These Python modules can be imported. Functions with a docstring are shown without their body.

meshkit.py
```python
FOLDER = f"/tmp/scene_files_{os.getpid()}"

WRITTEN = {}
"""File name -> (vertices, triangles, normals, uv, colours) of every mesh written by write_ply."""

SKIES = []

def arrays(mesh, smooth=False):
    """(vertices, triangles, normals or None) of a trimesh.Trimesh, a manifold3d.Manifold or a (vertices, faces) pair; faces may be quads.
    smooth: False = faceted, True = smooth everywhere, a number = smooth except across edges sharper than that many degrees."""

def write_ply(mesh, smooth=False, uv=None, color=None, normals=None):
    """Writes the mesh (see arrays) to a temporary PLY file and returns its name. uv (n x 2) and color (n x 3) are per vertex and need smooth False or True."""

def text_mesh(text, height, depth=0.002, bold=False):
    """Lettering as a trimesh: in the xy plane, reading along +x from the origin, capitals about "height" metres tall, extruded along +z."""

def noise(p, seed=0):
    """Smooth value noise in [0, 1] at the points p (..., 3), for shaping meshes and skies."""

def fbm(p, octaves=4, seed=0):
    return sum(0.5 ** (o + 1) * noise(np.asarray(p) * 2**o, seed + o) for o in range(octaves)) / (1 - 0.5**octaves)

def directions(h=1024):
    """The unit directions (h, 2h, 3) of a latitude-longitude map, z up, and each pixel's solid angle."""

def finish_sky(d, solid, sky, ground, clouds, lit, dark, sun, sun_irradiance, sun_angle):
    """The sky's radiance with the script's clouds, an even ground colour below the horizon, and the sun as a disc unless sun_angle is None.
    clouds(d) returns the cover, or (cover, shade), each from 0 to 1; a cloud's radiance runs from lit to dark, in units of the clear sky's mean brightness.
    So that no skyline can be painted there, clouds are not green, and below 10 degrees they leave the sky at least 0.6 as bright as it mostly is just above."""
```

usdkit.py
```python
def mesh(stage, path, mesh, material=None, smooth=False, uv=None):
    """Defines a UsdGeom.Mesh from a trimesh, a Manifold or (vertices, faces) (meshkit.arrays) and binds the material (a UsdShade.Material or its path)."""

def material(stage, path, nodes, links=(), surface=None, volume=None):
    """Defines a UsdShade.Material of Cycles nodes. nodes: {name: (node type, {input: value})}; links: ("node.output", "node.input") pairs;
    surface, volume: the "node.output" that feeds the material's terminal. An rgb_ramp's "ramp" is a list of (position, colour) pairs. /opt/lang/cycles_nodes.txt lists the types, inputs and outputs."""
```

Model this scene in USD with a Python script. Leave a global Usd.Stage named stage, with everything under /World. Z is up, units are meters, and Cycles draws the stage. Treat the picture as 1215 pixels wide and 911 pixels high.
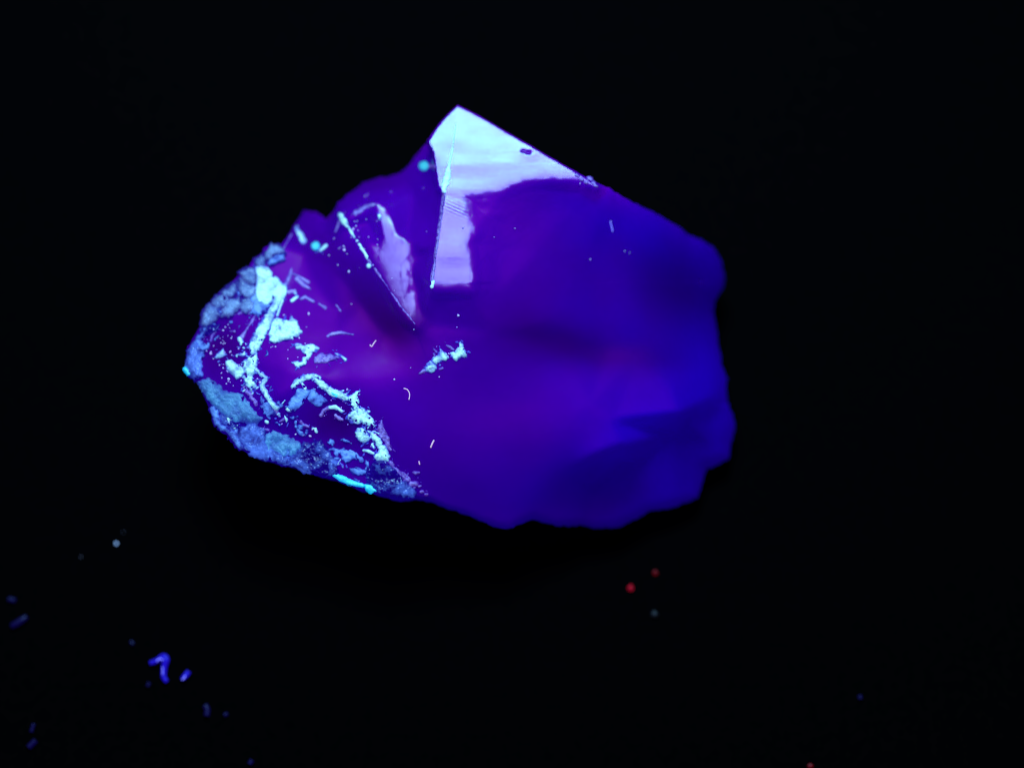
import math
import numpy as np
import shapely
import trimesh
from shapely.geometry import Polygon, LineString, Point
from shapely.ops import unary_union
from scipy.interpolate import LinearNDInterpolator
from scipy.spatial import Delaunay
from scipy import ndimage
from pxr import Usd, UsdGeom, UsdLux, UsdShade, Gf, Sdf
import usdkit, meshkit

rng = np.random.default_rng(7)
stage = Usd.Stage.CreateInMemory()
UsdGeom.SetStageUpAxis(stage, UsdGeom.Tokens.z)
UsdGeom.SetStageMetersPerUnit(stage, 1.0)
UsdGeom.Xform.Define(stage, '/World')

# ------------------------------------------------------------------ units: modelled in steps of U metres (the stone is 6 cm wide)
U = 0.06 / 650
W0, H0 = 1215.0, 911.0
DIST, TILT, LOOK_Z = 1700.0, math.radians(15), 150.0
FWD = np.array([0, math.sin(TILT), -math.cos(TILT)])
RIGHT = np.array([1.0, 0, 0])
UP = np.array([0, math.cos(TILT), math.sin(TILT)])
EYE = np.array([0, 0, LOOK_Z]) - FWD * DIST

def lay(p):
    """Plan sketch coordinates (x to the right, y down, z height) -> world, metres."""
    p = np.asarray(p, float)
    d = FWD * DIST + RIGHT * (p[..., :1] - W0 / 2) + UP * (H0 / 2 - p[..., 1:2])
    t = (p[..., 2:3] - EYE[2]) / d[..., 2:3]
    return (EYE + d * t) * U

# ------------------------------------------------------------------ camera
cam = UsdGeom.Camera.Define(stage, '/World/camera')
m = Gf.Matrix4d(1.0)
m.SetRow(0, Gf.Vec4d(*RIGHT, 0)); m.SetRow(1, Gf.Vec4d(*UP, 0)); m.SetRow(2, Gf.Vec4d(*(-FWD), 0)); m.SetRow(3, Gf.Vec4d(*(EYE * U), 1))
cam.AddTransformOp().Set(m)
cam.CreateHorizontalApertureAttr(36.0)
cam.CreateVerticalApertureAttr(27.0)
cam.CreateFocalLengthAttr(36.0 * DIST / W0)
cam.CreateClippingRangeAttr(Gf.Vec2f(0.01, 100))
cam.CreateFStopAttr(6.5)
cam.CreateFocusDistanceAttr((DIST - 60) * U)
cam.CreateExposureAttr(0.0)

# ------------------------------------------------------------------ light: one hand-held violet torch, above and behind the stone
TOP = 232.0
hit = lay([575, 215, TOP]) / U
v = EYE - hit; v /= np.linalg.norm(v)
ldir = np.array([-v[0], -v[1], v[2]])
LPOS = hit + ldir * 1800.0
def rect(name, pos, target, w, h, color, power, spread=None):
    r = UsdLux.RectLight.Define(stage, '/World/' + name)
    z = pos - target; z = z / np.linalg.norm(z)
    x = np.cross([0, 1.0, 0.2], z); x /= np.linalg.norm(x); y = np.cross(z, x)
    mm = Gf.Matrix4d(1.0)
    for i, a in enumerate((x, y, z)): mm.SetRow(i, Gf.Vec4d(*a, 0))
    mm.SetRow(3, Gf.Vec4d(*(pos * U), 1))
    r.AddTransformOp().Set(mm)
    r.CreateWidthAttr(w * U); r.CreateHeightAttr(h * U)
    r.CreateColorAttr(Gf.Vec3f(*color)); r.CreateIntensityAttr(power)
    return r
LAMP_POWER = 29.0
# split into panels of made-up tint, cyan-white above, violet below, colouring the face reflections
_n = (LPOS - hit) / np.linalg.norm(LPOS - hit)
_y = np.cross(_n, [1.0, 0, 0]); _y /= np.linalg.norm(_y)
for _name, _a, _b, _c, _p in (('torch_tint_upper', 130, 330, (0.29, 0.92, 1.0), 1.6), ('torch_tint_mid', 20, 130, (0.28, 0.74, 1.0), 1.3), ('torch_tint_lower', -330, 20, (0.28, 0.38, 1.0), 0.96)):
    _o = _y * (_a + _b) / 2
    rect(_name, LPOS + _o, hit + _o, 700, _b - _a, _c, LAMP_POWER * _p)

# ------------------------------------------------------------------ materials
def M(name, nodes, links, surface='p.BSDF'):
    return usdkit.material(stage, '/World/Looks/' + name, nodes, links, surface=surface)

def pos_nodes(scale):
    return {'g': ('texture_coordinate', {}), 'mp': ('mapping', {'scale': (scale,) * 3})}, [('g.object', 'mp.vector')]

# fluorite: violet body, blue fluorescence with weak noise, facet shade and bright bands painted in, polished cleavage faces
MAT = {}
MAT['fluorite'] = M('fluorite', {
    'g': ('texture_coordinate', {}),
    'zone': ('noise_texture', {'scale': 70.0, 'detail': 3.0, 'roughness': 0.5}),
    'za': ('attribute', {'attribute': 'painted_shade'}),
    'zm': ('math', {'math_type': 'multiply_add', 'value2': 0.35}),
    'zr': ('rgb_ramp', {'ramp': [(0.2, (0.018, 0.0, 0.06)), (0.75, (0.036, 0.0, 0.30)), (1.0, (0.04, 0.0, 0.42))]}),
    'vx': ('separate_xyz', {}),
    'vr': ('map_range', {'range_type': 'smoothstep', 'from_min': -0.004, 'from_max': 0.021, 'to_min': 0.0, 'to_max': 1.0, 'clamp': True}),  # redder left, bluer right: fading violet lamp light painted into the base colour
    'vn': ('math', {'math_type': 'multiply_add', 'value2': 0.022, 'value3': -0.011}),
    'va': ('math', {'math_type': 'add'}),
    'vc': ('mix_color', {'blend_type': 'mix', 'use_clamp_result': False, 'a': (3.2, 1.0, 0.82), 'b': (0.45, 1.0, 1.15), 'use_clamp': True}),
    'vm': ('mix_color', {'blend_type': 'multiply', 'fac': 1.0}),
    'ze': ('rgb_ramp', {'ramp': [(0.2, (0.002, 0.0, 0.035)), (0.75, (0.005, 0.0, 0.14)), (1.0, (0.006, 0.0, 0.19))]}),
    'po': ('attribute', {'attribute': 'polish'}),
    'fm': ('mapping', {'scale': (0.22, 1.0, 1.0), 'rotation': (0.0, 0.0, 0.15)}),
    'fine': ('noise_texture', {'scale': 1100.0, 'detail': 4.0, 'roughness': 0.6}),
    'bp': ('bump', {'strength': 0.035, 'distance': 0.0004}),
    'wide': ('noise_texture', {'scale': 160.0, 'detail': 3.0}),
    'rr': ('map_range', {'from_min': 0.3, 'from_max': 0.7, 'to_min': 0.14, 'to_max': 0.2, 'clamp': True}),
    'p': ('principled_bsdf', {'roughness': 0.5, 'ior': 1.62, 'specular_tint': (1.0, 0.0, 0.4),
                              'subsurface_weight': 0.5, 'subsurface_scale': 0.004, 'subsurface_radius': (0.6, 0.5, 1.0),
                              'coat_ior': 1.43, 'emission_strength': 1.0}),
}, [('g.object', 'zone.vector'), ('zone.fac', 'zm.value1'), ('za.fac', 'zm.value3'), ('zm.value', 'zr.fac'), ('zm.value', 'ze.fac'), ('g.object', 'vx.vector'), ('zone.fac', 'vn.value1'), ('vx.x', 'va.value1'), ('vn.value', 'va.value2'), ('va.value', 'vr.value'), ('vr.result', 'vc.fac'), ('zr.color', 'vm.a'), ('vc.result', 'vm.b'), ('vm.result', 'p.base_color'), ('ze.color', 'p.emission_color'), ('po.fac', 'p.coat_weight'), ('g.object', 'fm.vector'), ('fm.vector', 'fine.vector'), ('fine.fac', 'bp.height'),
    ('bp.normal', 'p.coat_normal'), ('g.object', 'wide.vector'), ('wide.fac', 'rr.value'), ('rr.result', 'p.coat_roughness')])

def crust_mat(name, base_a, base_b, glow_a, glow_b, scale=1500.0, rough=0.7, spec=0.3, bump=0.5, sss=0.0, by_thickness=0.6, contrast=1.2, bias=0.0):
    """Grown crust: mottled, paler and more strongly fluorescing where it is thick."""
    MAT[name] = M(name, {
        'g': ('texture_coordinate', {}),
        't': ('attribute', {'attribute': 'thickness'}),
        'n': ('noise_texture', {'scale': scale, 'detail': 4.0, 'roughness': 0.65, 'distortion': 0.5}),
        'n2': ('noise_texture', {'scale': scale * 0.33, 'detail': 4.0, 'roughness': 0.6, 'distortion': 0.8}),
        'm0': ('mix_float', {'fac': 0.5}),
        'm1': ('math', {'math_type': 'multiply_add', 'value2': contrast, 'value3': 0.5 - contrast * 0.5 - by_thickness * 0.55 + bias}),
        'm2': ('math', {'math_type': 'multiply_add', 'value2': by_thickness}),
        'c': ('rgb_ramp', {'ramp': [(0.2, base_a), (0.75, base_b)]}),
        'e': ('rgb_ramp', {'ramp': [(0.2, glow_a), (0.8, glow_b)]}),
        'f': ('noise_texture', {'scale': 3200.0, 'detail': 3.0, 'roughness': 0.65}),
        'b': ('bump', {'strength': bump, 'distance': 0.0002}),
        'p': ('principled_bsdf', {'roughness': rough, 'specular_ior_level': spec, 'emission_strength': 1.0, 'subsurface_weight': sss, 'subsurface_scale': 0.0006, 'subsurface_radius': (1, 1, 1)}),
    }, [('g.object', 'n.vector'), ('g.object', 'n2.vector'), ('g.object', 'f.vector'), ('n.fac', 'm0.a'), ('n2.fac', 'm0.b'), ('m0.result', 'm1.value1'),
        ('t.fac', 'm2.value1'), ('m1.value', 'm2.value3'), ('m2.value', 'c.fac'), ('m2.value', 'e.fac'), ('c.color', 'p.base_color'),
        ('e.color', 'p.emission_color'), ('f.fac', 'b.height'), ('b.normal', 'p.normal')])

crust_mat('white_crust', (0.12, 0.06, 0.45), (0.62, 0.72, 0.8), (0.02, 0.03, 0.35), (0.27, 0.76, 0.75), bump=0.8, scale=1300.0, contrast=1.9, by_thickness=0.9, bias=0.14)
crust_mat('cyan_white', (0.4, 0.7, 0.8), (0.6, 0.8, 0.8), (0.15, 0.40, 0.6), (0.40, 0.85, 0.9), bump=0.6, scale=1100.0)
crust_mat('lavender_crust', (0.1, 0.02, 0.3), (0.45, 0.36, 0.75), (0.03, 0.0, 0.2), (0.15, 0.14, 0.55), bump=0.8, contrast=1.6)
crust_mat('blue_crust', (0.03, 0.01, 0.2), (0.26, 0.34, 0.6), (0.008, 0.0, 0.2), (0.07, 0.24, 0.85), scale=900.0, contrast=2.2, by_thickness=0.8, bias=0.0)
crust_mat('grey_rim', (0.03, 0.02, 0.18), (0.24, 0.34, 0.55), (0.012, 0.01, 0.12), (0.07, 0.15, 0.38), scale=420.0, contrast=2.0, by_thickness=1.0, bias=0.02, rough=0.3, spec=0.5, sss=0.5, bump=0.05)
crust_mat('teal_plate', (0.08, 0.12, 0.3), (0.2, 0.28, 0.36), (0.012, 0.03, 0.22), (0.03, 0.19, 0.48), scale=520.0, contrast=2.6, by_thickness=0.6, rough=0.4, bump=0.15, sss=0.4)
crust_mat('deep_blue_rock', (0.015, 0.0, 0.10), (0.16, 0.22, 0.5), (0.004, 0.0, 0.13), (0.06, 0.17, 0.8), scale=480.0, contrast=3.2, by_thickness=0.3, bias=-0.13, rough=0.3, spec=0.5, bump=0.06, sss=0.4)
crust_mat('cyan_mineral', (0.1, 0.5, 0.6), (0.3, 0.8, 0.8), (0.0, 0.35, 0.75), (0.08, 0.85, 0.9), scale=900.0, rough=0.4)
crust_mat('pale_dust', (0.3, 0.2, 0.5), (0.8, 0.7, 0.9), (0.05, 0.02, 0.25), (0.3, 0.28, 0.7), scale=1200.0, contrast=3.0, by_thickness=0.0)
MAT['tabletop'] = M('tabletop', {
    'g': ('texture_coordinate', {}), 'n': ('noise_texture', {'scale': 900.0, 'detail': 4.0}),
    'c': ('rgb_ramp', {'ramp': [(0.3, (0.0009, 0.0006, 0.0007)), (0.7, (0.0018, 0.0010, 0.0013))]}),
    'b': ('bump', {'strength': 0.3, 'distance': 0.0002}),
    'p': ('principled_bsdf', {'roughness': 0.9, 'specular_ior_level': 0.03}),
}, [('g.object', 'n.vector'), ('n.fac', 'c.fac'), ('c.color', 'p.base_color'), ('n.fac', 'b.height'), ('b.normal', 'p.normal')])
def glow_mat(name, base, glow):
    MAT[name] = M(name, {'p': ('principled_bsdf', {'base_color': base, 'roughness': 0.5, 'emission_color': glow, 'emission_strength': 1.0})}, [])
glow_mat('blue_lint', (0.03, 0.02, 0.3), (0.008, 0.0, 0.42))
glow_mat('dim_lint', (0.006, 0.003, 0.03), (0.002, 0.0, 0.035))
crust_mat('cyan_bead', (0.05, 0.25, 0.4), (0.2, 0.6, 0.7), (0.0, 0.15, 0.45), (0.05, 0.6, 0.7), scale=500.0, rough=0.15, spec=0.8, bump=0.05)
glow_mat('pale_lint', (0.4, 0.35, 0.8), (0.2, 0.2, 1.2))
glow_mat('warm_lint', (0.8, 0.6, 0.6), (0.45, 0.25, 0.5))
glow_mat('red_dust', (0.1, 0.0, 0.0), (0.22, 0.0, 0.015))
glow_mat('dull_red_dust', (0.05, 0.0, 0.0), (0.075, 0.0, 0.003))
glow_mat('white_dust', (0.3, 0.35, 0.4), (0.3, 0.55, 1.1))
glow_mat('dim_dust', (0.1, 0.1, 0.15), (0.12, 0.16, 0.3))
glow_mat('grey_dust', (0.01, 0.01, 0.012), (0.003, 0.003, 0.005))

# ------------------------------------------------------------------ naming
taken = {}
def numbered(path):
    n = taken.get(path, 0); taken[path] = n + 1
    return path if n == 0 else f'{path}_{n:03d}'
def tag(p, label=None, cat=None, group=None, kind=None):
    p = p.GetPrim() if hasattr(p, 'GetPrim') else p
    for k, t in (('label', label), ('category', cat), ('group', group), ('kind', kind)):
        if t: p.SetCustomDataByKey(k, t)
    return p
def thing(name, label, cat, group=None, kind=None):
    x = UsdGeom.Xform.Define(stage, numbered('/World/' + name))
    return tag(x, label, cat, group, kind)
def obj(name, mesh, mat, parent=None, smooth=True, origin=None):
    path = numbered((parent.GetPath().pathString if parent else '/World') + '/' + name)
    v_, f_, n_ = meshkit.arrays(mesh, smooth)
    o = usdkit.mesh(stage, path, (v_, f_), MAT[mat], smooth=smooth)
    return o.GetPrim()

# ------------------------------------------------------------------ the table
def tabletop():
    n = 40
    g = np.linspace(-0.45, 0.45, n)
    X, Y = np.meshgrid(g, g)
    v_ = np.stack([X.ravel(), Y.ravel(), np.zeros(n * n)], 1)
    i = np.arange(n * n).reshape(n, n)
    f = np.stack([i[:-1, :-1], i[:-1, 1:], i[1:, 1:], i[1:, :-1]], -1).reshape(-1, 4)
    o = obj('table_surface', (v_, f), 'tabletop')
    tag(o, 'black matt tabletop lying in the dark under the stone', 'table', kind='structure')
tabletop()

# ------------------------------------------------------------------ the stone's relief
OUT = [(543,125,232),(560,133,232),(580,144,232),(600,156,232),(625,170,232),(650,185,232),(675,199,232),(700,213,232),(725,225,218),(750,240,185),(775,252,165),(800,266,145),(815,278,132),(830,284,120),
 (845,293,105),(857,310,92),(860,330,85),(856,345,82),(849,358,82),(847,370,84),(850,385,86),(853,410,86),(856,430,84),(862,450,78),(863,478,72),(870,492,60),(873,505,55),(868,525,52),(866,543,50),
 (850,552,52),(838,556,52),(833,575,50),(828,590,50),(805,600,52),(790,603,55),(770,607,58),(750,618,60),(730,626,62),(705,627,66),(690,623,70),(660,624,80),(640,618,95),(632,616,100),(618,622,104),(605,628,106),(590,626,112),
 (570,618,120),(552,609,128),(530,602,138),(510,592,148),(490,590,154),(470,592,158),(455,588,162),(430,582,165),(410,575,166),(390,567,166),(365,560,166),(340,551,166),(315,545,168),(295,538,170),(280,530,172),(270,515,174),
 (255,503,175),(250,488,176),(243,470,178),(237,455,180),(226,447,180),(221,433,178),(222,415,178),(228,402,178),(238,385,178),(240,370,178),(255,355,180),(262,345,180),(280,332,182),(285,322,182),(293,318,182),(300,307,182),
 (310,302,182),(312,295,181),(322,289,180),(332,291,178),(340,282,168),(350,265,140),(362,251,115),(375,252,112),(388,262,122),(395,252,140),(402,240,150),(412,231,145),(430,218,135),(450,212,130),(470,208,130),(482,200,135),
 (495,183,145),(510,163,231),(520,148,232),(532,135,232)]
INNER = [(527,230,232),(518,290,232),(511,338,232),(555,342,232),(600,222,232),(560,280,232),(560,200,232),(640,205,232),(690,206,232),(540,170,232),
 (524,172,232),(522,205,231),(514,185,231),(500,190,168),(505,215,190),(490,230,172),(503,300,209),(500,345,207),(490,320,206),(480,215,150),
 (600,340,222),(585,395,213),(640,300,218),(620,250,226),(700,300,196),(680,250,212),(760,300,172),(760,380,162),(810,340,118),(820,300,118),(780,350,140),(840,440,110),(845,470,110),(800,430,132),
 (650,385,196),(650,415,176),(720,410,152),(590,425,204),(760,410,146),(560,470,186),(540,440,202),(620,470,180),(620,520,178),(700,480,168),(808,490,148),(740,528,157),(640,572,151),(628,545,162),(800,462,146),(728,500,162),(690,546,160),
 (700,580,84),(760,550,84),(745,545,96),(690,568,100),(800,515,92),(814,498,120),(840,500,84),(845,530,66),(800,590,60),(740,600,70),(670,595,95),
 (560,570,166),(600,600,136),(530,560,172),(620,560,152),(520,510,188),
 (480,440,203),(447,245,206),(455,242,206),(480,300,206),(499,383,204),(465,340,206),(410,264,203),(405,256,202),(432,285,204),(440,310,206),(475,368,205),(430,250,204),(420,270,190),(435,265,190),
 (395,290,186),(400,320,184),(430,360,184),(458,400,190),(470,420,192),(500,410,200),(515,420,206),
 (370,330,176),(340,340,178),(360,300,172),(370,270,142),(380,285,165),(400,400,190),(440,440,205),(340,440,204),(320,380,190),(300,420,198),(260,420,186),(235,430,181),(280,460,190),(330,470,204),(400,370,182),
 (400,506,178),(375,520,172),(350,520,172),(425,545,168),(470,565,165),(462,525,186),(420,470,207),(380,450,204),(320,520,174),(280,500,182),(430,490,200),(490,560,172),(440,575,167)]
outline = Polygon([p[:2] for p in OUT])
def inside_sd(poly, x, y):
    """Signed distance to the polygon, positive outside."""
    pts = shapely.points(x, y)
    d = shapely.distance(pts, poly.boundary)
    return np.where(shapely.contains_xy(poly, x, y), -d, d)

GX, GY = np.arange(180, 921), np.arange(85, 671)
def build_relief():
    c = np.array([550.0, 390.0])
    pts = [p for p in OUT] + INNER
    for x, y, z in OUT:
        d = np.array([x, y]) - c; d /= np.linalg.norm(d)
        for r in (12, 45): pts.append((x + d[0] * r, y + d[1] * r, z))
    pts += [(180, 85, 160), (920, 85, 130), (180, 670, 160), (920, 670, 50)]
    pts = np.array(pts, float)
    X, Y = np.meshgrid(GX, GY)
    z = LinearNDInterpolator(pts[:, :2], pts[:, 2])(X, Y)
    z = np.nan_to_num(z, nan=120.0)
    z1, z2 = ndimage.gaussian_filter(z, 4.0), ndimage.gaussian_filter(z, 14.0)
    soft = np.clip((X - 600) / 150, 0, 1) * np.clip((475 - Y) / 40, 0, 1)
    soft = ndimage.gaussian_filter(soft, 12)
    z = z1 * (1 - soft) + z2 * soft
    mid = ndimage.gaussian_filter(((X > 395) & (Y > 400) & (X < 690)).astype(float), 12)
    z = z * (1 - mid) + ndimage.gaussian_filter(z, 20.0) * mid
    return z
Z_GRID = build_relief()

PATCH_A = Polygon([(548,120),(700,205),(712,212),(706,222),(690,214),(672,213),(640,212),(622,213),(612,217),(600,222),(588,227),(575,230),(560,231),(550,231),(548,234),(520,234),(528,190),(536,160),(540,120)])
PATCH_B = Polygon([(519,229),(549,231),(552,243),(550,256),(555,266),(558,274),(550,284),(549,292),(554,303),(556,316),(558,330),(556,341),(535,341),(503,340),(511,290)])
PATCH_C = Polygon([(543,118),(512,158),(508,168),(514,180),(517,200),(520,222),(531,231),(539,200),(547,160),(549,120)])
PATCH_D = Polygon([(447,242),(455,250),(463,265),(468,280),(478,284),(487,295),(482,310),(480,330),(482,350),(492,365),(501,380),(496,386),(485,378),(475,362),(465,345),(458,330),(450,312),(441,294),(452,297),(456,282),(452,262)])
RIDGE = np.array([(543,118),(541,150),(535,195),(527,230),(518,290),(510,342)], float)

def relief(x, y, fine=True):
    """Height of the crystal's surface."""
    x, y = np.asarray(x, float), np.asarray(y, float)
    z = ndimage.map_coordinates(Z_GRID, [y - GY[0], x - GX[0]], order=1, mode='nearest')
    if not fine: return z
    P3 = np.stack([x, y, 0 * x], -1)
    rag = 7 * (meshkit.fbm(P3 / 16.0, 3, 3) - 0.5)
    big = np.full(x.shape, 1e9)
    sdAB = np.minimum(inside_sd(PATCH_A, x, y), inside_sd(PATCH_B, x, y))
    sdC, sdD = inside_sd(PATCH_C, x, y), inside_sd(PATCH_D, x, y)
    # polished faces stand proud and everything round them falls away
    def fall(sd, mslope, w, cap):
        sp = w * np.logaddexp(0, np.clip(sd / w, -60, 60))
        return mslope * cap * (1 - np.exp(-sp / cap))
    def ease(t):
        t = np.clip(t, 0, 1); return t * t * (3 - 2 * t)
    xr = np.interp(y, RIDGE[:, 1], RIDGE[:, 0])
    soft = np.clip((x - xr) / 12.0, 0.0, 1.0)
    wr_ = np.interp(y, [335, 342, 430], [0.4, 6.0, 120.0])
    right = ease((x - xr) / wr_ + 0.5)
    zr = z + (TOP - z) * ease(1 - sdAB / 16)
    wB = np.where((x > 535) & (y > 234) & (y < 335), 3.2, np.where(y > 200, 1.8, 0.7))
    out6 = 7.0 * ease((x - 535) / 10) * ease((y - 246) / 12) * ease((338 - y) / 4) * ease((600 - x) / 25)
    zr = zr - fall(sdAB + rag * soft - out6, 0.2, wB, 60.0)
    planeC = TOP - 0.045 * (xr - x)
    planeD = 206.0 + 0.02 * (x - 465)
    zl = z + (planeD - z) * ease(1 - sdD / 14)
    zl = zl - fall(sdD + rag * 0.8 - np.where(x > 462 + (y - 300) * 0.35, 6.0, 2.0), 0.17, 2.5, 40.0)
    wC = ease(1 - sdC / 4)
    zl = zl + (planeC - zl) * wC
    z = zr * right + zl * (1 - right)
    # fine growth striae and undulation
    z = z + 0.9 * (meshkit.fbm(P3 / np.array([60.0, 30.0, 1.0]), 2, 11) - 0.5)
    stri = np.exp(-((y - 244 - (x - 530) * 0.35) / 8.0) ** 2) * np.clip((x - xr) / 3, 0, 1) * (x < 556)
    z = z + stri * 0.13 * np.sin((y - (x - 530) * 0.45) * 1.6)
    for cx, cy, r, dp in ((621, 179.5, 1.3, 1.6), (627, 181, 1.6, 1.8), (687, 205, 1.5, 2)):
        z = z - dp * np.exp(-(((x - cx) / (1.8 * r)) ** 2 + ((y - cy) / r) ** 2))
    # edges worn round, most towards the low right side
    d = np.maximum(-inside_sd(outline, x, y), 0)
    wr = np.interp(x, [0, 395, 420, 500, 508, 530, 690, 760, 900], [3, 4, 14, 10, 2, 1.2, 1.2, 18, 26])
    wr = np.where(y > 480, np.interp(x, [0, 500, 600, 900], [3, 5, 12, 18]), wr)
    t = np.clip(1 - d / wr, 0, 1)
    return z - wr * 0.8 * (1 - np.sqrt(np.maximum(1 - t * t, 0)))

def crystal():
    step = 1.25
    # the outline, broken a little
    L = outline.length; n = int(L / 1.6)
    b = np.array([outline.exterior.interpolate(i * L / n).coords[0] for i in range(n)])
    nr = np.stack([meshkit.fbm(np.c_[b / 9.0, 0 * b[:, 0]], 3, s) - 0.5 for s in (21, 22)], 1)
    amp = np.where((b[:, 0] > 515) & (b[:, 0] < 720) & (b[:, 1] < 260), 0.8, np.where(b[:, 0] > 700, 3.5, 4.0))
    b = b + nr * amp[:, None]
    b = b + np.where(b[:, 0] > 560, 1.0, 0.5)[:, None] * amp[:, None] / 2.6 * np.stack([np.abs(meshkit.noise(np.c_[b / 5.0, 0 * b[:, 0]], q) - 0.5) * 2 - 0.5 for q in (31, 32)], 1)
    poly = Polygon(b).buffer(0)
    X, Y = np.meshgrid(np.arange(215, 880, step), np.arange(115, 635, step))
    X, Y = X.ravel(), Y.ravel()
    ok = shapely.contains_xy(poly.buffer(-0.8), X, Y)
    j = rng.uniform(-0.05, 0.05, (ok.sum(), 2))
    inner = np.c_[X[ok], Y[ok]] + j
    p2 = np.vstack([b, inner])
    tri = Delaunay(p2).simplices
    cen = p2[tri].mean(1)
    tri = tri[shapely.contains_xy(poly, cen[:, 0], cen[:, 1])]
    z = relief(p2[:, 0], p2[:, 1])
    top = np.c_[p2, z]
    v_ = [lay(top)]; f = []
    a, bb, c = (v_[0][tri[:, k]] for k in range(3))
    up = np.cross(bb - a, c - a)[:, 2] > 0
    tri = np.where(up[:, None], tri, tri[:, ::-1]); f.append(tri)
    # flanks undercut to the table
    cen = np.array([560.0, 400.0]); k0 = np.arange(n); prev = k0; base = len(p2)
    W3 = lay(np.c_[b, z[:n]])
    mid = lay(np.array([[560.0, 390.0, 0.0]]))[0]
    for q, (sh, hz) in enumerate(((0.02, 0.72), (0.07, 0.35), (0.16, 0.0))):
        w = W3.copy()
        w[:, :2] = mid[:2] + (W3[:, :2] - mid[:2]) * (1 - sh)
        w[:, 2] = W3[:, 2] * hz
        w[:, :2] += U * 5 * (meshkit.fbm(w / U / 14.0, 3, 40 + q) - 0.5)[:, None]
        v_.append(w); cur = base + k0; base += n
        nx = np.roll(np.arange(n), -1)
        f.append(np.c_[prev, cur, cur[nx]]); f.append(np.c_[prev, cur[nx], prev[nx]])
        prev = cur
    v_.append(np.array([[mid[0], mid[1], 0.0]]))
    f.append(np.c_[prev, np.full(n, base), np.roll(prev, -1)])
    mesh = trimesh.Trimesh(np.vstack(v_), np.vstack(f), process=False)
    if mesh.volume < 0: mesh.invert()
    return mesh

stone = thing('mineral_specimen', 'large faceted violet fluorite crystal with pale crust along its left side, glowing in the dark', 'mineral')
SHADE_SPOTS = [((830, 330), (75, 60), 0, 0.42), ((665, 413), (80, 26), 8, 0.38), ((775, 420), (60, 22), 0, 0.18), ((455, 385), (70, 26), 52, 0.36), ((385, 300), (40, 22), 45, 0.2), ((405, 505), (40, 26), 10, 0.35),
         ((728, 585), (80, 30), -22, 0.42), ((700, 310), (70, 45), 0, 0.14), ((838, 540), (28, 55), 8, 0.26), ((725, 520), (110, 16), -28, -0.16), ((480, 408), (30, 34), 40, 0.16), ((270, 420), (30, 30), 0, 0.3), ((445, 215), (40, 20), 0, 0.12), ((840, 440), (50, 40), 0, -0.12), ((590, 580), (70, 40), 0, -0.1), ((560, 300), (50, 60), 0, -0.06)]  # soft dark and light spots painting in facet shade and a lit ridge
def painted_shade(v_):
    """Crystal tone with facet shade and bright bands painted in as soft ellipsoids."""
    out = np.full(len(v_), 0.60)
    for (x, y), (rx, ry), ang, k in SHADE_SPOTS:
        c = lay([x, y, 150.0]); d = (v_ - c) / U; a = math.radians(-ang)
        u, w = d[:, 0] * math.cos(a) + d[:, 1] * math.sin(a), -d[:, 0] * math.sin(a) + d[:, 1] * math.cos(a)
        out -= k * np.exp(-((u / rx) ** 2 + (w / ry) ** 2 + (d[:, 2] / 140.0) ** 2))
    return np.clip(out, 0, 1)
cm = crystal()
cm = trimesh.graph.smooth_shade(cm, angle=math.radians(38), facet_minarea=None)
body = obj('crystal', cm, 'fluorite', stone, smooth=True)
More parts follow.
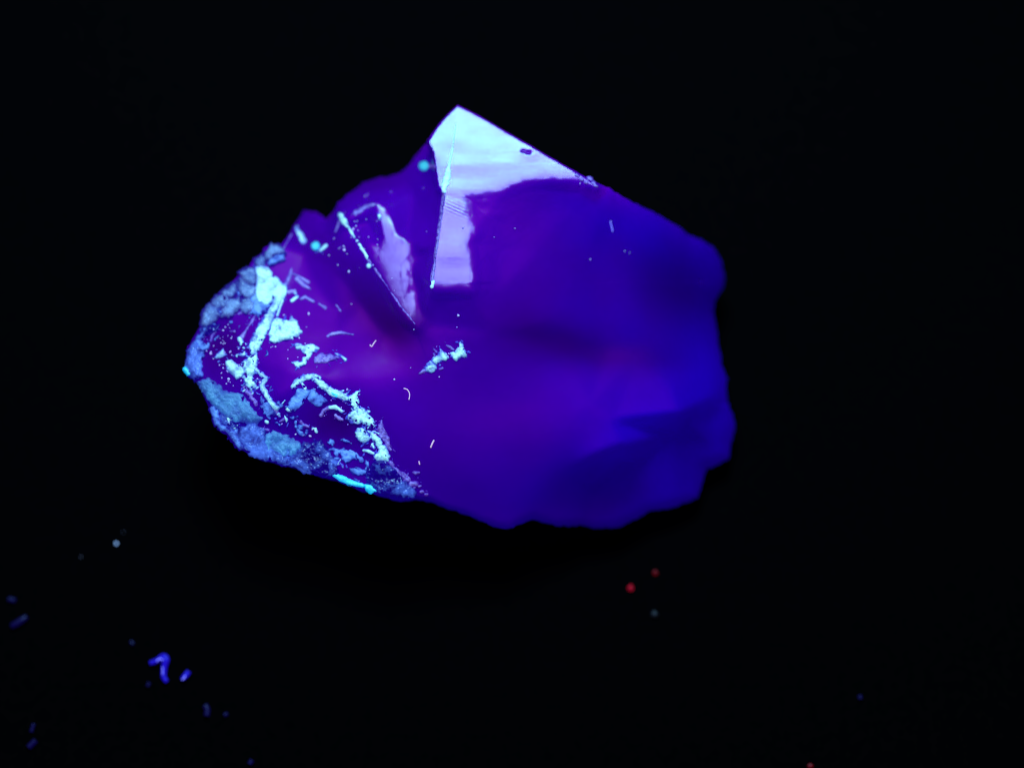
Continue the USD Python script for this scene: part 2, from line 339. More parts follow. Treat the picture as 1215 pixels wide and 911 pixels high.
def polish(v_):
    """Bright cleavage faces are polished, the rest of the crystal is etched dull."""
    d = v_ / U - EYE
    rel = d @ np.stack([RIGHT, UP, FWD], 1)
    x, y = W0 / 2 + rel[:, 0] / rel[:, 2] * DIST, H0 / 2 - rel[:, 1] / rel[:, 2] * DIST
    sd = np.minimum.reduce([inside_sd(p, x, y) for p in (PATCH_A, PATCH_B, PATCH_C, PATCH_D)])
    P3 = np.stack([x, y, 0 * x], -1)
    feather = np.where((y > 236) & (y < 338) & (x > 530), 1.0, np.where(x < 502, 1.0, 0.25))
    wisp = meshkit.fbm(P3 / np.array([5.0, 9.0, 1.0]), 3, 77) - 0.5
    k = np.clip(1 - (sd + 5 * feather + np.where(x < 502, 30, 17) * wisp * feather - 3) / (3 + 7 * feather), 0.02, 1)
    return np.where(v_[:, 2] > 100 * U, k, 0.02)
UsdGeom.PrimvarsAPI(body).CreatePrimvar('polish', Sdf.ValueTypeNames.FloatArray, 'vertex').Set([float(q) for q in polish(np.asarray(cm.vertices))])
UsdGeom.PrimvarsAPI(body).CreatePrimvar('painted_shade', Sdf.ValueTypeNames.FloatArray, 'vertex').Set([float(q) for q in painted_shade(np.asarray(cm.vertices))])
tag(body, 'translucent violet crystal with bright polished faces at the peak')

# ------------------------------------------------------------------ crusts and rock lumps grown on the crystal
def stroke(pts, widths):
    parts = []
    for (p, q), (a, b) in zip(zip(pts[:-1], pts[1:]), zip(widths[:-1], widths[1:])):
        parts.append(shapely.convex_hull(shapely.union(Point(p).buffer(a / 2, 8), Point(q).buffer(b / 2, 8))))
    return unary_union(parts)
crust_no = [0]
edges = []
def crust(name, mat, shape, thick=4.0, step=0.7, rag=2.0, rough=0.8, grain=6.0, lift=0.0, label=None, round_=7.0, cut=None):
    """A lump grown on the crystal: the shape's outline roughened, swelling to thick in its middle, sunk into the crystal at its rim."""
    poly = Polygon(shape) if isinstance(shape, (list, tuple)) else shape
    poly = poly.buffer(0)
    if mat in ('white_crust', 'lavender_crust') and name == 'crust_flake': edges.append((poly, mat))
    if name in ('rock_lump', 'plate'): rag = rag * 1.25 + 0.5
    crust_no[0] += 1; s = 100 + crust_no[0] * 7
    x0, y0, x1, y1 = poly.buffer(4).bounds
    X, Y = np.meshgrid(np.arange(x0, x1, step), np.arange(y0, y1, step))
    sh = X.shape; x, y = X.ravel(), Y.ravel()
    P3 = np.stack([x, y, 0 * x + s], -1)
    sd = -inside_sd(poly, x, y) + rag * 2 * (meshkit.fbm(P3 / grain, 3, s) - 0.5) + min(rag, 2.0) * 1.6 * (meshkit.fbm(P3 / 2.4, 2, s + 1) - 0.5)
    prof = np.where(sd > 0, np.sqrt(np.clip(sd / round_, 0, 1) * (2 - np.clip(sd / round_, 0, 1))), sd * 0.6)
    bumps = 1 + rough * 2 * (meshkit.fbm(P3 / grain, 4, s + 3) - 0.5) + rough * (0.2 if name in ('rock_lump', 'plate') else 0.8) * (meshkit.fbm(P3 / 1.9, 2, s + 4) - 0.5)
    hole = meshkit.fbm(P3 / (grain * 0.8), 3, s + 5); sd = sd - np.clip((0.34 - hole) * 40 * min(rag / 1.5, 1.2), 0, 6) * (rag > 0.75)
    prof = np.where(sd > 0, prof, sd * 0.6)
    h = np.where(sd > 0, thick * prof * np.maximum(bumps, 0.15), sd * 0.8) + lift * np.clip(sd / 2, 0, 1)
    z = relief(x, y) + h
    keep = sd > -1.6
    idx = np.arange(len(x)).reshape(sh)
    q = np.stack([idx[:-1, :-1], idx[1:, :-1], idx[1:, 1:], idx[:-1, 1:]], -1).reshape(-1, 4)
    q = q[keep[q].all(1)]
    if len(q) == 0: return None
    jx = 0.25 * step * (meshkit.noise(P3 * 1.7, s + 9) - 0.5); jy = 0.25 * step * (meshkit.noise(P3 * 1.7, s + 10) - 0.5)
    top = lay(np.c_[x + jx, y + jy, z])
    # closed below, inside the crystal or hanging at its rim
    bot = lay(np.c_[x, y, z - 2.0 - np.maximum(sd, 0) * 1.2])
    used = np.unique(q); rem = np.full(len(x), -1); rem[used] = np.arange(len(used)); m_ = len(used)
    q = rem[q]
    e = np.vstack([q[:, [0, 1]], q[:, [1, 2]], q[:, [2, 3]], q[:, [3, 0]]])
    key = e[:, 0].astype(np.int64) * m_ + e[:, 1]; back = e[:, 1].astype(np.int64) * m_ + e[:, 0]
    rim = e[~np.isin(key, back)]
    f = [q[:, [0, 1, 2]], q[:, [0, 2, 3]], q[:, [2, 1, 0]] + m_, q[:, [3, 2, 0]] + m_,
         np.c_[rim[:, 1], rim[:, 0], rim[:, 0] + m_], np.c_[rim[:, 1], rim[:, 0] + m_, rim[:, 1] + m_]]
    mesh = trimesh.Trimesh(np.vstack([top[used], bot[used]]), np.vstack(f), process=False)
    if mesh.volume < 0: mesh.invert()
    o = obj(name, mesh, mat, stone)
    tk = np.clip(h[used] / (1.5 * thick), 0, 1)
    UsdGeom.PrimvarsAPI(o).CreatePrimvar('thickness', Sdf.ValueTypeNames.FloatArray, 'vertex').Set([float(q_) for q_ in np.r_[tk, tk * 0.2]])
    if label: tag(o, label)
    return o

# rock rim on the left
for k_, (pts, th) in enumerate((([(312,300),(313,294),(322,287),(333,290),(339,299),(330,303),(320,309),(314,310)], 10), ([(302,316),(301,307),(309,301),(318,304),(314,314),(308,320)], 9),
        ([(283,323),(293,317),(302,316),(306,326),(303,338),(294,338),(286,332)], 11), ([(278,338),(285,327),(294,336),(304,340),(304,352),(295,356),(284,349)], 9),
        ([(260,347),(270,339),(280,333),(284,345),(276,353),(268,352)], 9), ([(248,361),(256,351),(268,346),(274,356),(268,366),(256,367)], 11),
        ([(238,386),(239,371),(248,360),(258,364),(262,374),(254,383),(246,387)], 11), ([(262,366),(272,355),(284,352),(288,362),(282,370),(272,378),(262,376)], 10), ([(284,354),(294,352),(306,361),(301,369),(290,373),(284,366)], 8))):
    crust('rock_lump', 'grey_rim', pts, th, rag=1.4, grain=9, rough=0.55, round_=9, label='grey blue rock lump at the top of the left rim' if k_ == 0 else None)
crust('rock_lump', 'blue_crust', [(296,352),(303,346),(312,358),(322,362),(318,372),(306,376),(295,372)], 5, rag=3)
crust('rock_lump', 'blue_crust', stroke([(247,384),(241,394),(234,404),(240,413),(247,409)], [5, 6, 7, 8, 5]), 5, rag=2)
crust('rock_lump', 'deep_blue_rock', [(222,416),(231,403),(237,412),(246,415),(240,428),(240,446),(232,451),(225,446),(221,433)], 7, rag=2.5)
crust('rock_lump', 'blue_crust', stroke([(232,424),(234,431),(229,438)], [5, 5, 6]), 6, rag=1.5)
crust('rock_lump', 'deep_blue_rock', [(238,380),(252,383),(262,384),(258,394),(246,398),(238,396)], 5, rag=3, grain=5, rough=1.1)
crust('mineral_tip', 'cyan_mineral', stroke([(220,438),(224,443)], [4, 4]), 4, rag=0.6, round_=3)
crust('plate', 'teal_plate', [(234,452),(248,449),(256,454),(270,463),(285,466),(292,474),(301,486),(312,496),(305,503),(290,501),(276,500),(262,490),(250,479),(242,467)], 8, rag=1.8, rough=1.0, grain=8, label='smooth teal plate on the lower left rim')
crust('rock_lump', 'blue_crust', [(249,484),(254,481),(260,490),(264,502),(277,507),(286,520),(292,534),(282,533),(270,517),(254,504)], 7, rag=1.6)
crust('rock_lump', 'deep_blue_rock', [(252,484),(262,489),(276,499),(283,508),(276,512),(263,503)], 4, rag=1.6)
crust('rock_lump', 'deep_blue_rock', [(278,505),(300,502),(316,508),(316,520),(330,536),(346,541),(342,552),(316,546),(293,538),(283,522)], 8, rag=3, grain=10, rough=1.0)
crust('plate', 'teal_plate', [(315,516),(328,512),(340,519),(355,523),(356,533),(350,540),(336,541),(322,538),(311,529)], 7, rag=2.6, rough=1.1, label='dull teal plate above the bottom edge')
crust('rock_lump', 'deep_blue_rock', [(345,541),(360,525),(380,522),(392,535),(400,548),(402,566),(386,566),(362,560),(343,552)], 6, rag=3, grain=9)
crust('rock_lump', 'deep_blue_rock', [(446,547),(462,548),(478,566),(494,580),(492,590),(470,592),(450,586),(436,575),(434,560)], 6, rag=2.5, grain=9)
crust('rock_lump', 'blue_crust', [(401,532),(417,533),(426,540),(434,546),(430,550),(420,545),(409,549),(404,541)], 4, rag=1.5)
crust('rock_lump', 'blue_crust', [(414,555),(421,554),(436,558),(438,563),(425,565),(416,560)], 4, rag=1.5)
crust('rock_lump', 'blue_crust', stroke([(372,528),(378,537),(384,545)], [7, 9, 6]), 3.5, rag=3, rough=1.2, grain=4)
crust('rock_lump', 'blue_crust', [(337,482),(345,473),(352,462),(364,461),(370,464),(362,472),(359,480),(350,487),(342,490)], 4, rag=1.6)
crust('rock_lump', 'blue_crust', [(366,462),(378,466),(390,476),(384,482),(372,481),(364,474)], 2.5, rag=2.5)
crust('rock_lump', 'blue_crust', [(308,470),(318,474),(324,484),(330,492),(318,494),(308,484)], 3, rag=2.5, grain=5)
crust('cyan_vein', 'cyan_mineral', stroke([(396,563),(405,567.5),(418,573),(430,576)], [4, 7, 6, 5]), 6, rag=0.7, round_=4, label='glowing cyan vein at the bottom edge')
crust('cyan_vein', 'cyan_mineral', [(431,574),(441,575),(447,582),(440,585),(434,581)], 5, rag=0.6, round_=4)

# white crust, bright
CR = 'crust_flake'
crust(CR, 'white_crust', [(302,318),(308,311),(317,317),(325,324),(335,336),(341,338),(334,349),(325,357),(317,363),(307,359),(302,347),(304,332)], 7, rag=1.0, rough=0.5, grain=9, label='largest smooth white crust lobe')
crust(CR, 'blue_crust', [(317,312),(323,303),(330,298),(340,301),(337,305),(340,309),(330,312),(324,315),(318,317)], 6, rag=1.2)
crust(CR, 'white_crust', stroke([(338,341),(330,356),(321,373),(309,394),(302,410),(299,419)], [7, 9, 10, 15, 15, 5]), 6, rag=1.4, grain=4)
crust(CR, 'white_crust', stroke([(339,345),(334,360),(329,374)], [3, 3, 3]), 4, rag=0.7, round_=3)
crust(CR, 'white_crust', [(320,404),(327,407),(337,404),(351,402),(359,395),(355,387),(352,380),(345,373),(344,381),(337,380),(330,377),(324,376),(321,386),(319,396)], 6, rag=1.6, grain=4, rough=1.1)
crust(CR, 'white_crust', [(345,409),(351,407),(361,409),(371,407),(379,413),(371,417),(368,424),(364,431),(353,437),(346,430),(357,428),(361,421),(358,416),(350,413)], 4.5, rag=1.5, grain=4)
crust(CR, 'lavender_crust', [(373,424),(381,418),(396,421),(403,421),(403,425),(388,430),(378,432),(373,431)], 3.5, rag=1.3, grain=4)
crust(CR, 'white_crust', stroke([(398,419.5),(404,422),(410,426.5)], [2.5, 3.5, 5]), 3.5, rag=0.6, round_=3)
crust(CR, 'white_crust', [(267,428),(274,426),(280,431),(287,435),(290,442),(286,447),(280,451),(276,445),(269,439)], 5.5, rag=0.9, grain=6)
crust(CR, 'white_crust', [(286,432),(293,424),(304,416),(307,426),(304,437),(300,450),(304,458),(299,465),(291,457),(289,446)], 6, rag=1.6, grain=5)
crust(CR, 'white_crust', stroke([(303,438),(310,444),(315,449),(310,458),(316,468),(322,478),(328,484)], [6, 5, 7, 6, 7, 6, 7]), 4.5, rag=1.3, grain=4)
crust(CR, 'lavender_crust', stroke([(290,460),(298,470),(304,480)], [4, 6, 4]), 3.5, rag=1.6, grain=4)
crust(CR, 'lavender_crust', stroke([(303,374),(293,391),(287,400)], [3, 3, 5]), 3.5, rag=0.8, round_=3)
crust(CR, 'white_crust', stroke([(285,402),(288,411),(289,420),(281,422)], [6, 5, 5, 3.5]), 4, rag=0.9, round_=4)
crust(CR, 'white_crust', [(253,425),(259,418),(265,413),(267,419),(270,421),(264,424)], 4, rag=0.8)
crust(CR, 'lavender_crust', stroke([(250,405),(252,397),(256,394)], [3, 3, 3]), 2.5, rag=0.8, round_=3)
crust(CR, 'lavender_crust', stroke([(284,372),(290,368),(298,371)], [4, 5, 4]), 3, rag=1.5, grain=4)
crust(CR, 'white_crust', stroke([(347,459),(353,453),(360,448),(372,446),(379,448)], [5, 8, 7, 6, 4]), 4.5, rag=1.6, grain=4)
crust(CR, 'white_crust', stroke([(374,450),(381,456),(392,464),(402,468),(411,472)], [5, 8, 9, 9, 7]), 5, rag=1.5, grain=4)
crust('cyan_patch', 'cyan_mineral', stroke([(394,466),(399,469)], [5, 5]), 6.5, rag=0.8, round_=4)
crust(CR, 'lavender_crust', stroke([(381,493),(384,487),(389,484)], [4, 4, 5]), 3.5, rag=1, round_=4)
crust(CR, 'white_crust', stroke([(391,483),(398,483),(406,488)], [4, 5, 4]), 4, rag=0.7, round_=4)
crust(CR, 'lavender_crust', stroke([(398,493),(402,496),(406,498)], [4, 4, 2.5]), 3, rag=1, round_=3)
crust(CR, 'lavender_crust', stroke([(357,500),(360,504),(366,506)], [4, 4, 3]), 3, rag=1, round_=3)
crust(CR, 'white_crust', stroke([(316,500),(317,501)], [4, 4]), 3.5, rag=0.5, round_=3)
crust(CR, 'lavender_crust', stroke([(311,509),(318,510)], [4, 3.5]), 3, rag=0.8, round_=3)
crust(CR, 'white_crust', [(409,472),(417,468),(425,464),(427,483),(437,489),(447,504),(445,510),(435,505),(425,503),(417,502),(410,497),(412,490),(420,487),(416,478)], 6, rag=2.0, grain=4, rough=1.2, label='thick ragged white crust low on the left flank')
crust(CR, 'white_crust', [(420,515),(424,507),(430,507),(437,514),(438,522),(432,527),(427,524)], 5.5, rag=1.3, grain=4)
crust(CR, 'white_crust', [(435,510),(443,512),(453,523),(459,530),(463,541),(461,547),(453,546),(446,546),(443,541),(450,533),(442,522),(438,516)], 5, rag=1.4, grain=4, rough=1.1)
crust(CR, 'lavender_crust', [(448,504),(453,498),(457,510),(462,519),(464,528),(461,533),(456,524),(449,517)], 4, rag=1.2, grain=4)
crust(CR, 'white_crust', stroke([(431,534),(437,535),(443,538)], [2, 4, 4]), 3.5, rag=0.6, round_=3)
crust(CR, 'lavender_crust', stroke([(463,549),(468,556),(476,564),(482,568)], [6, 7, 5, 4]), 3.5, rag=1.6, grain=4)
crust(CR, 'lavender_crust', stroke([(478,562),(484,568)], [5, 6]), 4, rag=1, round_=4)
crust(CR, 'lavender_crust', stroke([(488,574),(494,574)], [6, 6]), 4, rag=1, round_=4)
for a in ((481,577),(490,579),(500,584),(505,587),(497,577),(499,583.5)):
    crust(CR, 'lavender_crust', stroke([a, (a[0] + 2.5, a[1] - 0.8)], [3, 2.5]), 2.5, rag=0.6, round_=3, step=0.6)
# frothy wisps along the belts of crust
def wisps(line, spread, n, mats, w=(2.0, 5.5), length=(5, 15)):
    L = LineString(line); c = np.diff(np.array([line[0], line[-1]], float), axis=0)[0]; main = math.atan2(c[1], c[0])
    for _ in range(n):
        q = L.interpolate(rng.uniform(0, L.length)); x, y = q.x + rng.normal(0, spread), q.y + rng.normal(0, spread)
        a = main + rng.normal(0, 0.7); l = rng.uniform(*length); k = int(rng.integers(3, 5)); pts = [(x, y)]
        for _i in range(k):
            a += rng.normal(0, 0.55); pts.append((pts[-1][0] + math.cos(a) * l / k, pts[-1][1] + math.sin(a) * l / k))
        if not all(outline.buffer(-2).contains(Point(p)) for p in pts): continue
        ww = rng.uniform(w[0], w[1]) * np.array([0.5] + [rng.uniform(0.6, 1.2) for _i in range(k - 1)] + [0.4])
        crust(CR, str(rng.choice(mats)), stroke(pts, list(ww)), float(rng.uniform(2, 4)), rag=1.6, grain=3.5, round_=4, rough=1.1)
wisps([(345,452),(380,452),(415,475),(440,508),(460,545),(490,575)], 3.5, 26, ['white_crust', 'white_crust', 'lavender_crust', 'blue_crust'], (2, 4.5), (4, 11))
wisps([(300,405),(292,440),(310,465),(330,490)], 6, 28, ['white_crust', 'lavender_crust', 'blue_crust'], (1.5, 4), (4, 12))
wisps([(320,485),(360,505),(405,545),(440,560)], 9, 26, ['blue_crust', 'blue_crust', 'white_crust'], (2.5, 6), (6, 16))
wisps([(255,490),(280,525),(320,540),(380,555)], 5, 26, ['blue_crust', 'blue_crust', 'white_crust'], (3, 7), (6, 16))
wisps([(245,375),(262,362),(285,345),(305,320)], 5, 12, ['grey_rim', 'blue_crust'], (3, 7), (5, 12))
wisps([(240,395),(265,400),(300,385)], 7, 10, ['lavender_crust', 'blue_crust'], (1.5, 3), (3, 8))
# isolated crust in the middle
crust(CR, 'white_crust', [(503,438),(505,432),(510,428),(515,430),(518,433),(518,437),(515,442),(510,442),(506,441)], 5, rag=0.9, grain=4, label='pale cyan crust island in the middle of the crystal')
crust(CR, 'white_crust', [(510,429),(514,424),(519,422),(520,418),(522,413),(526,418),(530,419),(532,424),(529,428),(524,428),(518,432)], 4.5, rag=1.2, grain=4)
crust(CR, 'white_crust', [(534,418),(540,418),(543,413),(546,405),(549,407),(552,415),(555,419),(554,424),(548,424),(541,428),(538,426)], 4.5, rag=1.3, grain=4)
for pts, w in (([(498,443),(503,440)], [2, 5]), ([(530,410),(534,412),(538,415)], [2, 3, 3]), ([(515,415),(518,418)], [3, 3]), ([(522,438),(525,437)], [3, 3]), ([(515,420),(516,422)], [3, 3])):
    crust(CR, 'lavender_crust', stroke(pts, w), 3, rag=0.6, round_=3, step=0.6)

# crust along the edges of the peak
crust('edge_crust', 'cyan_white', stroke([(541,148),(538,170),(534,192),(531,203)], [1.2, 1.8, 2.5, 4]), 1.8, rag=0.9, round_=3, step=0.6, label='pale cyan crust down the edge below the peak')
crust('edge_crust', 'cyan_white', stroke([(532,204),(530,212),(526,226)], [5, 8, 6]), 3, rag=1.6, round_=4, step=0.6)
crust('edge_crust', 'lavender_crust', stroke([(526.5,231),(519,285),(512.5,332)], [3.6, 3.2, 4]), 1.6, rag=0.9, round_=2.5, step=0.6)
crust('edge_crust', 'cyan_white', stroke([(514,334),(512,340)], [4, 5]), 2.5, rag=1.0, round_=3, step=0.6)
for a in ((689,213),(694,216),(703,217),(706,220),(684,208),(699,212)):
    crust('edge_crust', 'lavender_crust', stroke([a, (a[0] + 2.5, a[1] + 1)], [4, 3]), 2.5, rag=1, round_=3, step=0.6)
crust('edge_crust', 'white_crust', stroke([(404,256),(408,262),(412,268)], [7, 8, 5]), 4, rag=0.9, round_=4, step=0.6, label='pale crust at the head of the slanting edge')
crust('edge_crust', 'lavender_crust', stroke([(403,262),(398,275)], [3, 2]), 2, rag=0.5, round_=3, step=0.6)
crust('edge_crust', 'cyan_white', stroke([(412,268),(421,282),(430,296),(438,309)], [3, 1.6, 3, 1.5]), 1.8, rag=1.6, round_=3, step=0.6)
crust('edge_crust', 'lavender_crust', stroke([(438,309),(457,337),(475,363),(492,384)], [2.6, 1.6, 2.2, 1.2]), 1.8, rag=1.6, round_=3, step=0.6)
crust(CR, 'lavender_crust', stroke([(422,253),(428,250),(434,245),(444,243)], [6, 5, 5, 4]), 2, rag=1.3, grain=4)

# beads and prisms near the upper edge
crust('mineral_bead', 'cyan_bead', Point(503, 197).buffer(5.5), 6, rag=0.4, rough=0.2, round_=5.5, step=0.6, label='round cyan bead beside the peak')
crust('mineral_bead', 'lavender_crust', stroke([(510,197),(515,198)], [6, 5]), 2.5, rag=0.6, round_=4, step=0.6)
crust('mineral_bead', 'cyan_bead', Point(374.5, 292).buffer(5), 6, rag=0.5, rough=0.3, round_=5, step=0.6)
crust('mineral_bead', 'white_crust', Point(437.5, 315.5).buffer(3.2), 4, rag=0.3, rough=0.3, round_=3, step=0.6)
crust(CR, 'white_crust', stroke([(352,271),(357,280),(360,286)], [5, 6, 7]), 4.5, rag=1.4, grain=4, step=0.6)
crust(CR, 'white_crust', stroke([(379,298),(383,295),(387,291)], [3, 5, 4]), 4, rag=0.8, round_=3, step=0.6)
crust(CR, 'white_crust', stroke([(450,256),(451,259)], [4, 4]), 3, rag=1.0, round_=3, step=0.6)

# needles: slim crystals lying on the faces
for pts, w, mt in (([(340,336),(344,327),(346,319)], [6, 5, 2], 'lavender_crust'), ([(346,324),(356,329),(366,335)], [2, 2.5, 4], 'lavender_crust'), ([(352,331),(360,338),(368,343)], [5, 5, 2], 'lavender_crust'),
                   ([(342,347),(350,345)], [5, 3.5], 'lavender_crust'), ([(346,357),(353,352)], [4, 4], 'white_crust'), ([(357,355),(362,352),(372,358)], [3, 3.5, 3], 'lavender_crust'),
                   ([(378,360),(386,365)], [2, 4], 'lavender_crust'), ([(389,399),(391,397),(404,394.5),(419,397)], [3, 3, 4, 1.5], 'lavender_crust'), ([(333,481),(338,475)], [2, 1.5], 'white_crust'),
                   ([(399,362),(404,369)], [2, 2.5], 'lavender_crust'), ([(349,346),(351,349)], [4, 3], 'white_crust'), ([(332,500),(337,497)], [2, 3.5], 'lavender_crust'), ([(338,302),(337,294),(346,278)], [1.2, 1.2, 1.2], 'lavender_crust')):
    crust('needle', mt, stroke(pts, w), 2.2, rag=0.5, round_=2.5, step=0.6)

# loose grains, too small to count
def grains():
    meshes = []
    spots = []
    for cx, cy, sx, sy, n in ((425,270,18,14,26),(330,400,22,26,34),(262,405,22,22,50),(300,455,20,20,22),(400,480,22,16,16),(440,520,20,25,14),(470,580,26,9,20),(272,448,16,14,20),(258,366,14,12,24),(300,365,14,12,16),
                              (360,400,20,25,10),(520,430,22,16,10),(690,216,12,6,8),(400,300,40,30,16),(540,300,120,110,10),(330,520,45,20,22),(430,360,60,60,8)):
        spots += [(cx + sx * a, cy + sy * b) for a, b in rng.normal(0, 0.6, (n, 2))]
    spots += [(x, y) for x, y in ((437,316),(506,275),(448,284),(441,285),(491,391),(489,396),(415,459),(412,462),(497,480),(468,450),(611,271),(433,233),(436,231),(427,240),(423,245),(464,228),(402,295),(411,292),(393,290),(355,298),(353,318),(465,330),(468,345),(725,263),(741,298),(747,300))]
    for x, y in spots:
        if rng.random() < 0.35 or not outline.buffer(-3).contains(Point(x, y)): continue
        r = float(rng.choice([0.6, 0.8, 1.0, 1.5], p=[.4, .3, .2, .1]))
        c = trimesh.creation.icosphere(subdivisions=1, radius=1.0)
        c.vertices *= rng.uniform(0.7, 1.3, (len(c.vertices), 1)) * np.array([r, r * rng.uniform(.6, 1), r * .7]) * U
        c.apply_transform(trimesh.transformations.rotation_matrix(rng.uniform(0, 6), [0, 0, 1]))
        c.vertices += lay([x, y, float(relief([x], [y])[0]) + r * 0.4])
        meshes.append(c)
    o = obj('loose_grains', trimesh.util.concatenate(meshes), 'pale_dust', stone)
    tag(o, 'tiny pale grains scattered over the crystal', kind='stuff')
grains()
def fragments():
    for mat, lab in (('white_crust', 'small pale crumbs along the edges of the crust'), ('lavender_crust', 'small lavender crumbs along the edges of the crust')):
        meshes = []
        for poly, mm in edges:
            if mm != mat: continue
            for g in getattr(poly, 'geoms', [poly]):
                for _ in range(int(g.exterior.length / 9)):
                    q = g.exterior.interpolate(rng.uniform(0, g.exterior.length))
                    x, y = q.x + rng.normal(0, 2.8), q.y + rng.normal(0, 2.8)
                    if not outline.buffer(-4).contains(Point(x, y)): continue
                    r = float(rng.uniform(0.5, 1.5))
                    c = trimesh.creation.icosphere(subdivisions=0, radius=1.0)
                    c.vertices *= rng.uniform(0.6, 1.35, (len(c.vertices), 1)) * np.array([r * rng.uniform(1, 2.8), r * rng.uniform(.6, 1), r * .8]) * U
                    c.apply_transform(trimesh.transformations.rotation_matrix(rng.uniform(0, 6), [0, 0, 1]))
                    c.vertices += lay([x, y, float(relief([x], [y])[0]) + r * 0.5])
                    meshes.append(c)
        pass
        tag(obj('crust_crumbs', trimesh.util.concatenate(meshes), mat, stone, smooth=False), lab, kind='stuff')
fragments()

# ------------------------------------------------------------------ dust and lint
def tube(pts, radii, sides=7):
    pts = np.asarray(pts, float)
    t = np.linspace(0, len(pts) - 1, max(8, 6 * (len(pts) - 1)))
    k = np.arange(len(pts))
    from scipy.interpolate import PchipInterpolator
    c = np.stack([PchipInterpolator(k, pts[:, i])(t) for i in range(3)], 1)
    r = np.interp(t, k, radii)
    d = np.gradient(c, axis=0); d /= np.linalg.norm(d, axis=1, keepdims=True)
    a = np.cross(d, [0, 0, 1.0]); a /= np.maximum(np.linalg.norm(a, axis=1, keepdims=True), 1e-9); b = np.cross(a, d)
    th = np.linspace(0, 2 * np.pi, sides, endpoint=False)
    v_ = (c[:, None] + r[:, None, None] * (np.cos(th)[None, :, None] * a[:, None] + np.sin(th)[None, :, None] * b[:, None])).reshape(-1, 3)
    f = []
    n = len(c)
    for i in range(n - 1):
        for j in range(sides):
            p, q = i * sides + j, i * sides + (j + 1) % sides
            f += [(p, q, q + sides), (p, q + sides, p + sides)]
    v_ = np.vstack([v_, c[0], c[-1]])
    for j in range(sides):
        f += [(n * sides, (j + 1) % sides, j), (n * sides + 1, (n - 1) * sides + j, (n - 1) * sides + (j + 1) % sides)]
    mesh = trimesh.Trimesh(v_, np.array(f), process=False)
    mesh.fix_normals()
    return mesh
def table_tube(path, radii, z=None):
    p = [(x, y, (z[i] if z else radii[i])) for i, (x, y) in enumerate(path)]
    return tube(lay(p), np.array(radii) * U)
def crystal_fibre(path, r, mat, label):
    zz = relief([p[0] for p in path], [p[1] for p in path])
    t = tube(lay([(x, y, z + r * 0.8) for (x, y), z in zip(path, zz)]), np.full(len(path), r * U))
    tag(obj('lint_fibre', t, mat), label, 'lint')
crystal_fibre([(511,531),(512.5,527),(515,522)], 0.9, 'warm_lint', 'short straight pinkish lint lying alone low on the crystal face')
crystal_fibre([(479,461),(483,462),(486,468),(485,474)], 0.6, 'warm_lint', 'hooked pale hair of lint below the pale crust island')
crystal_fibre([(446,404),(443,408),(441,411),(439,409)], 0.6, 'warm_lint', 'tiny forked lint on the violet face left of the crust island')
crystal_fibre([(724,263),(725.5,268),(727,275)], 0.5, 'pale_lint', 'faint lint hair on the right face below the long top edge')
crystal_fibre([(497,547),(498,551)], 0.7, 'warm_lint', 'tiny pale lint above the bottom end of the crust')

lint = thing('lint_curl', 'bright blue zigzag curl of lint on the black table at lower left', 'lint')
obj('strand', table_tube([(178,786),(186,783),(194,778),(197,782),(195,790),(194,800),(198,808)], [2.6, 3, 3.4, 4.2, 3.6, 3.2, 2.6], [5, 6, 8, 10, 7, 5, 4]), 'blue_lint', lint)
obj('fibre', table_tube([(186,784),(190,781),(193,783)], [.7, .7, .7], [14, 15, 14]), 'pale_lint', lint)
obj('fibre', table_tube([(193,791),(193,800)], [.5, .5], [14, 12]), 'pale_lint', lint)
lint = thing('lint_curl', 'short bright blue lint tuft just right of the zigzag curl', 'lint')
obj('strand', table_tube([(216,805),(220,801),(224,796)], [2.2, 3.5, 3], [4, 6, 6]), 'blue_lint', lint)
obj('fibre', table_tube([(216,806),(219,803),(219.5,801)], [.7, .8, .7], [10, 11, 11]), 'pale_lint', lint)
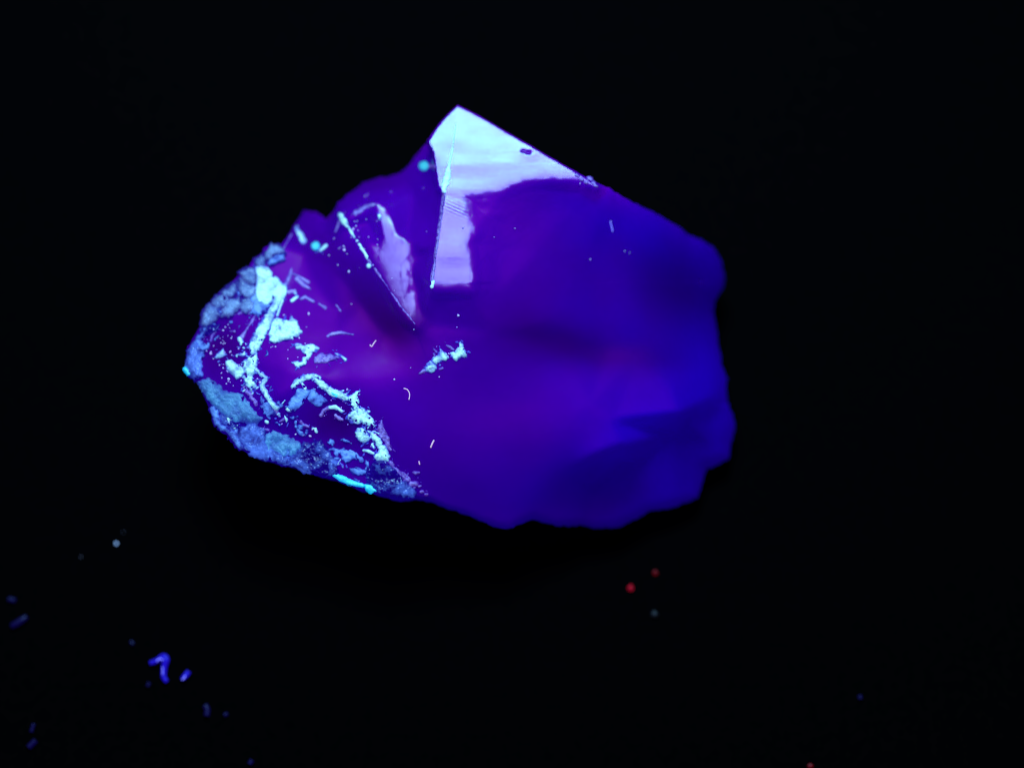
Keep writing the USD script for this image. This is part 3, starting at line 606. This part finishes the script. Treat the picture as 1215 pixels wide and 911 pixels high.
lint = thing('lint_curl', 'dim blue lint strand near the left edge of the table', 'lint')
obj('strand', table_tube([(14,742),(20,739),(26,735),(32,731)], [3.5, 4, 4, 3], [4, 5, 5, 4]), 'dim_lint', lint)
for path, rad, lab in (([(10,710),(18,712)], 3, 'faint blue lint above the dim strand at the left edge'), ([(243,836),(246,842),(245,849)], 3.5, 'dim upright blue lint under the bright tuft'),
                       ([(266,848),(270,846)], 2.5, 'faint blue speck of lint right of the dim upright lint'), ([(34,886),(38,882),(42,878)], 3.5, 'dim blue lint in the lower left corner'),
                       ([(37,868),(40,858)], 2, 'very faint blue lint above the corner lint'), ([(296,906),(299,901)], 3, 'small blue lint at the bottom edge left of centre'),
                       ([(175,814),(177,809)], 2.2, 'very faint blue lint below the zigzag curl'), ([(1020,824),(1021,829)], 2.6, 'single blue lint alone on the right of the table'),
                       ([(155,760),(158,764)], 2, 'very faint blue lint above the zigzag curl')):
    tag(obj('lint_speck', table_tube(path, [rad] * len(path)), 'dim_lint'), lab, 'lint')

def speck(x, y, r, mat, label):
    c = trimesh.creation.icosphere(subdivisions=2, radius=r * U)
    p = c.vertices / (r * U)
    c.vertices *= (0.45 + 1.1 * meshkit.fbm(p * 1.6 + [x, y, 0], 2, 5))[:, None]
    c.vertices[:, 2] *= 0.8
    c.vertices += lay([x, y, r * 0.8])
    tag(obj('dust_speck', c, mat), label, 'dust')
speck(748, 697.5, 3.6, 'red_dust', 'bright red glowing dust speck on the table below the crystal')
speck(777.5, 679, 3.2, 'dull_red_dust', 'dimmer red dust speck right of and above the bright red one')
speck(961.5, 908, 3.0, 'dull_red_dust', 'dim red dust speck at the bottom edge of the table')
speck(138, 644.5, 1.7, 'white_dust', 'white glowing dust speck on the table left of the stone')
speck(146.5, 631, 0.5, 'dim_dust', 'tiny pale dust speck just above the white one')
speck(96, 660.5, 0.6, 'dim_dust', 'tiny pale dust speck left of and below the white one')
speck(777, 728, 4.0, 'grey_dust', 'barely visible grey dust below the two red specks')
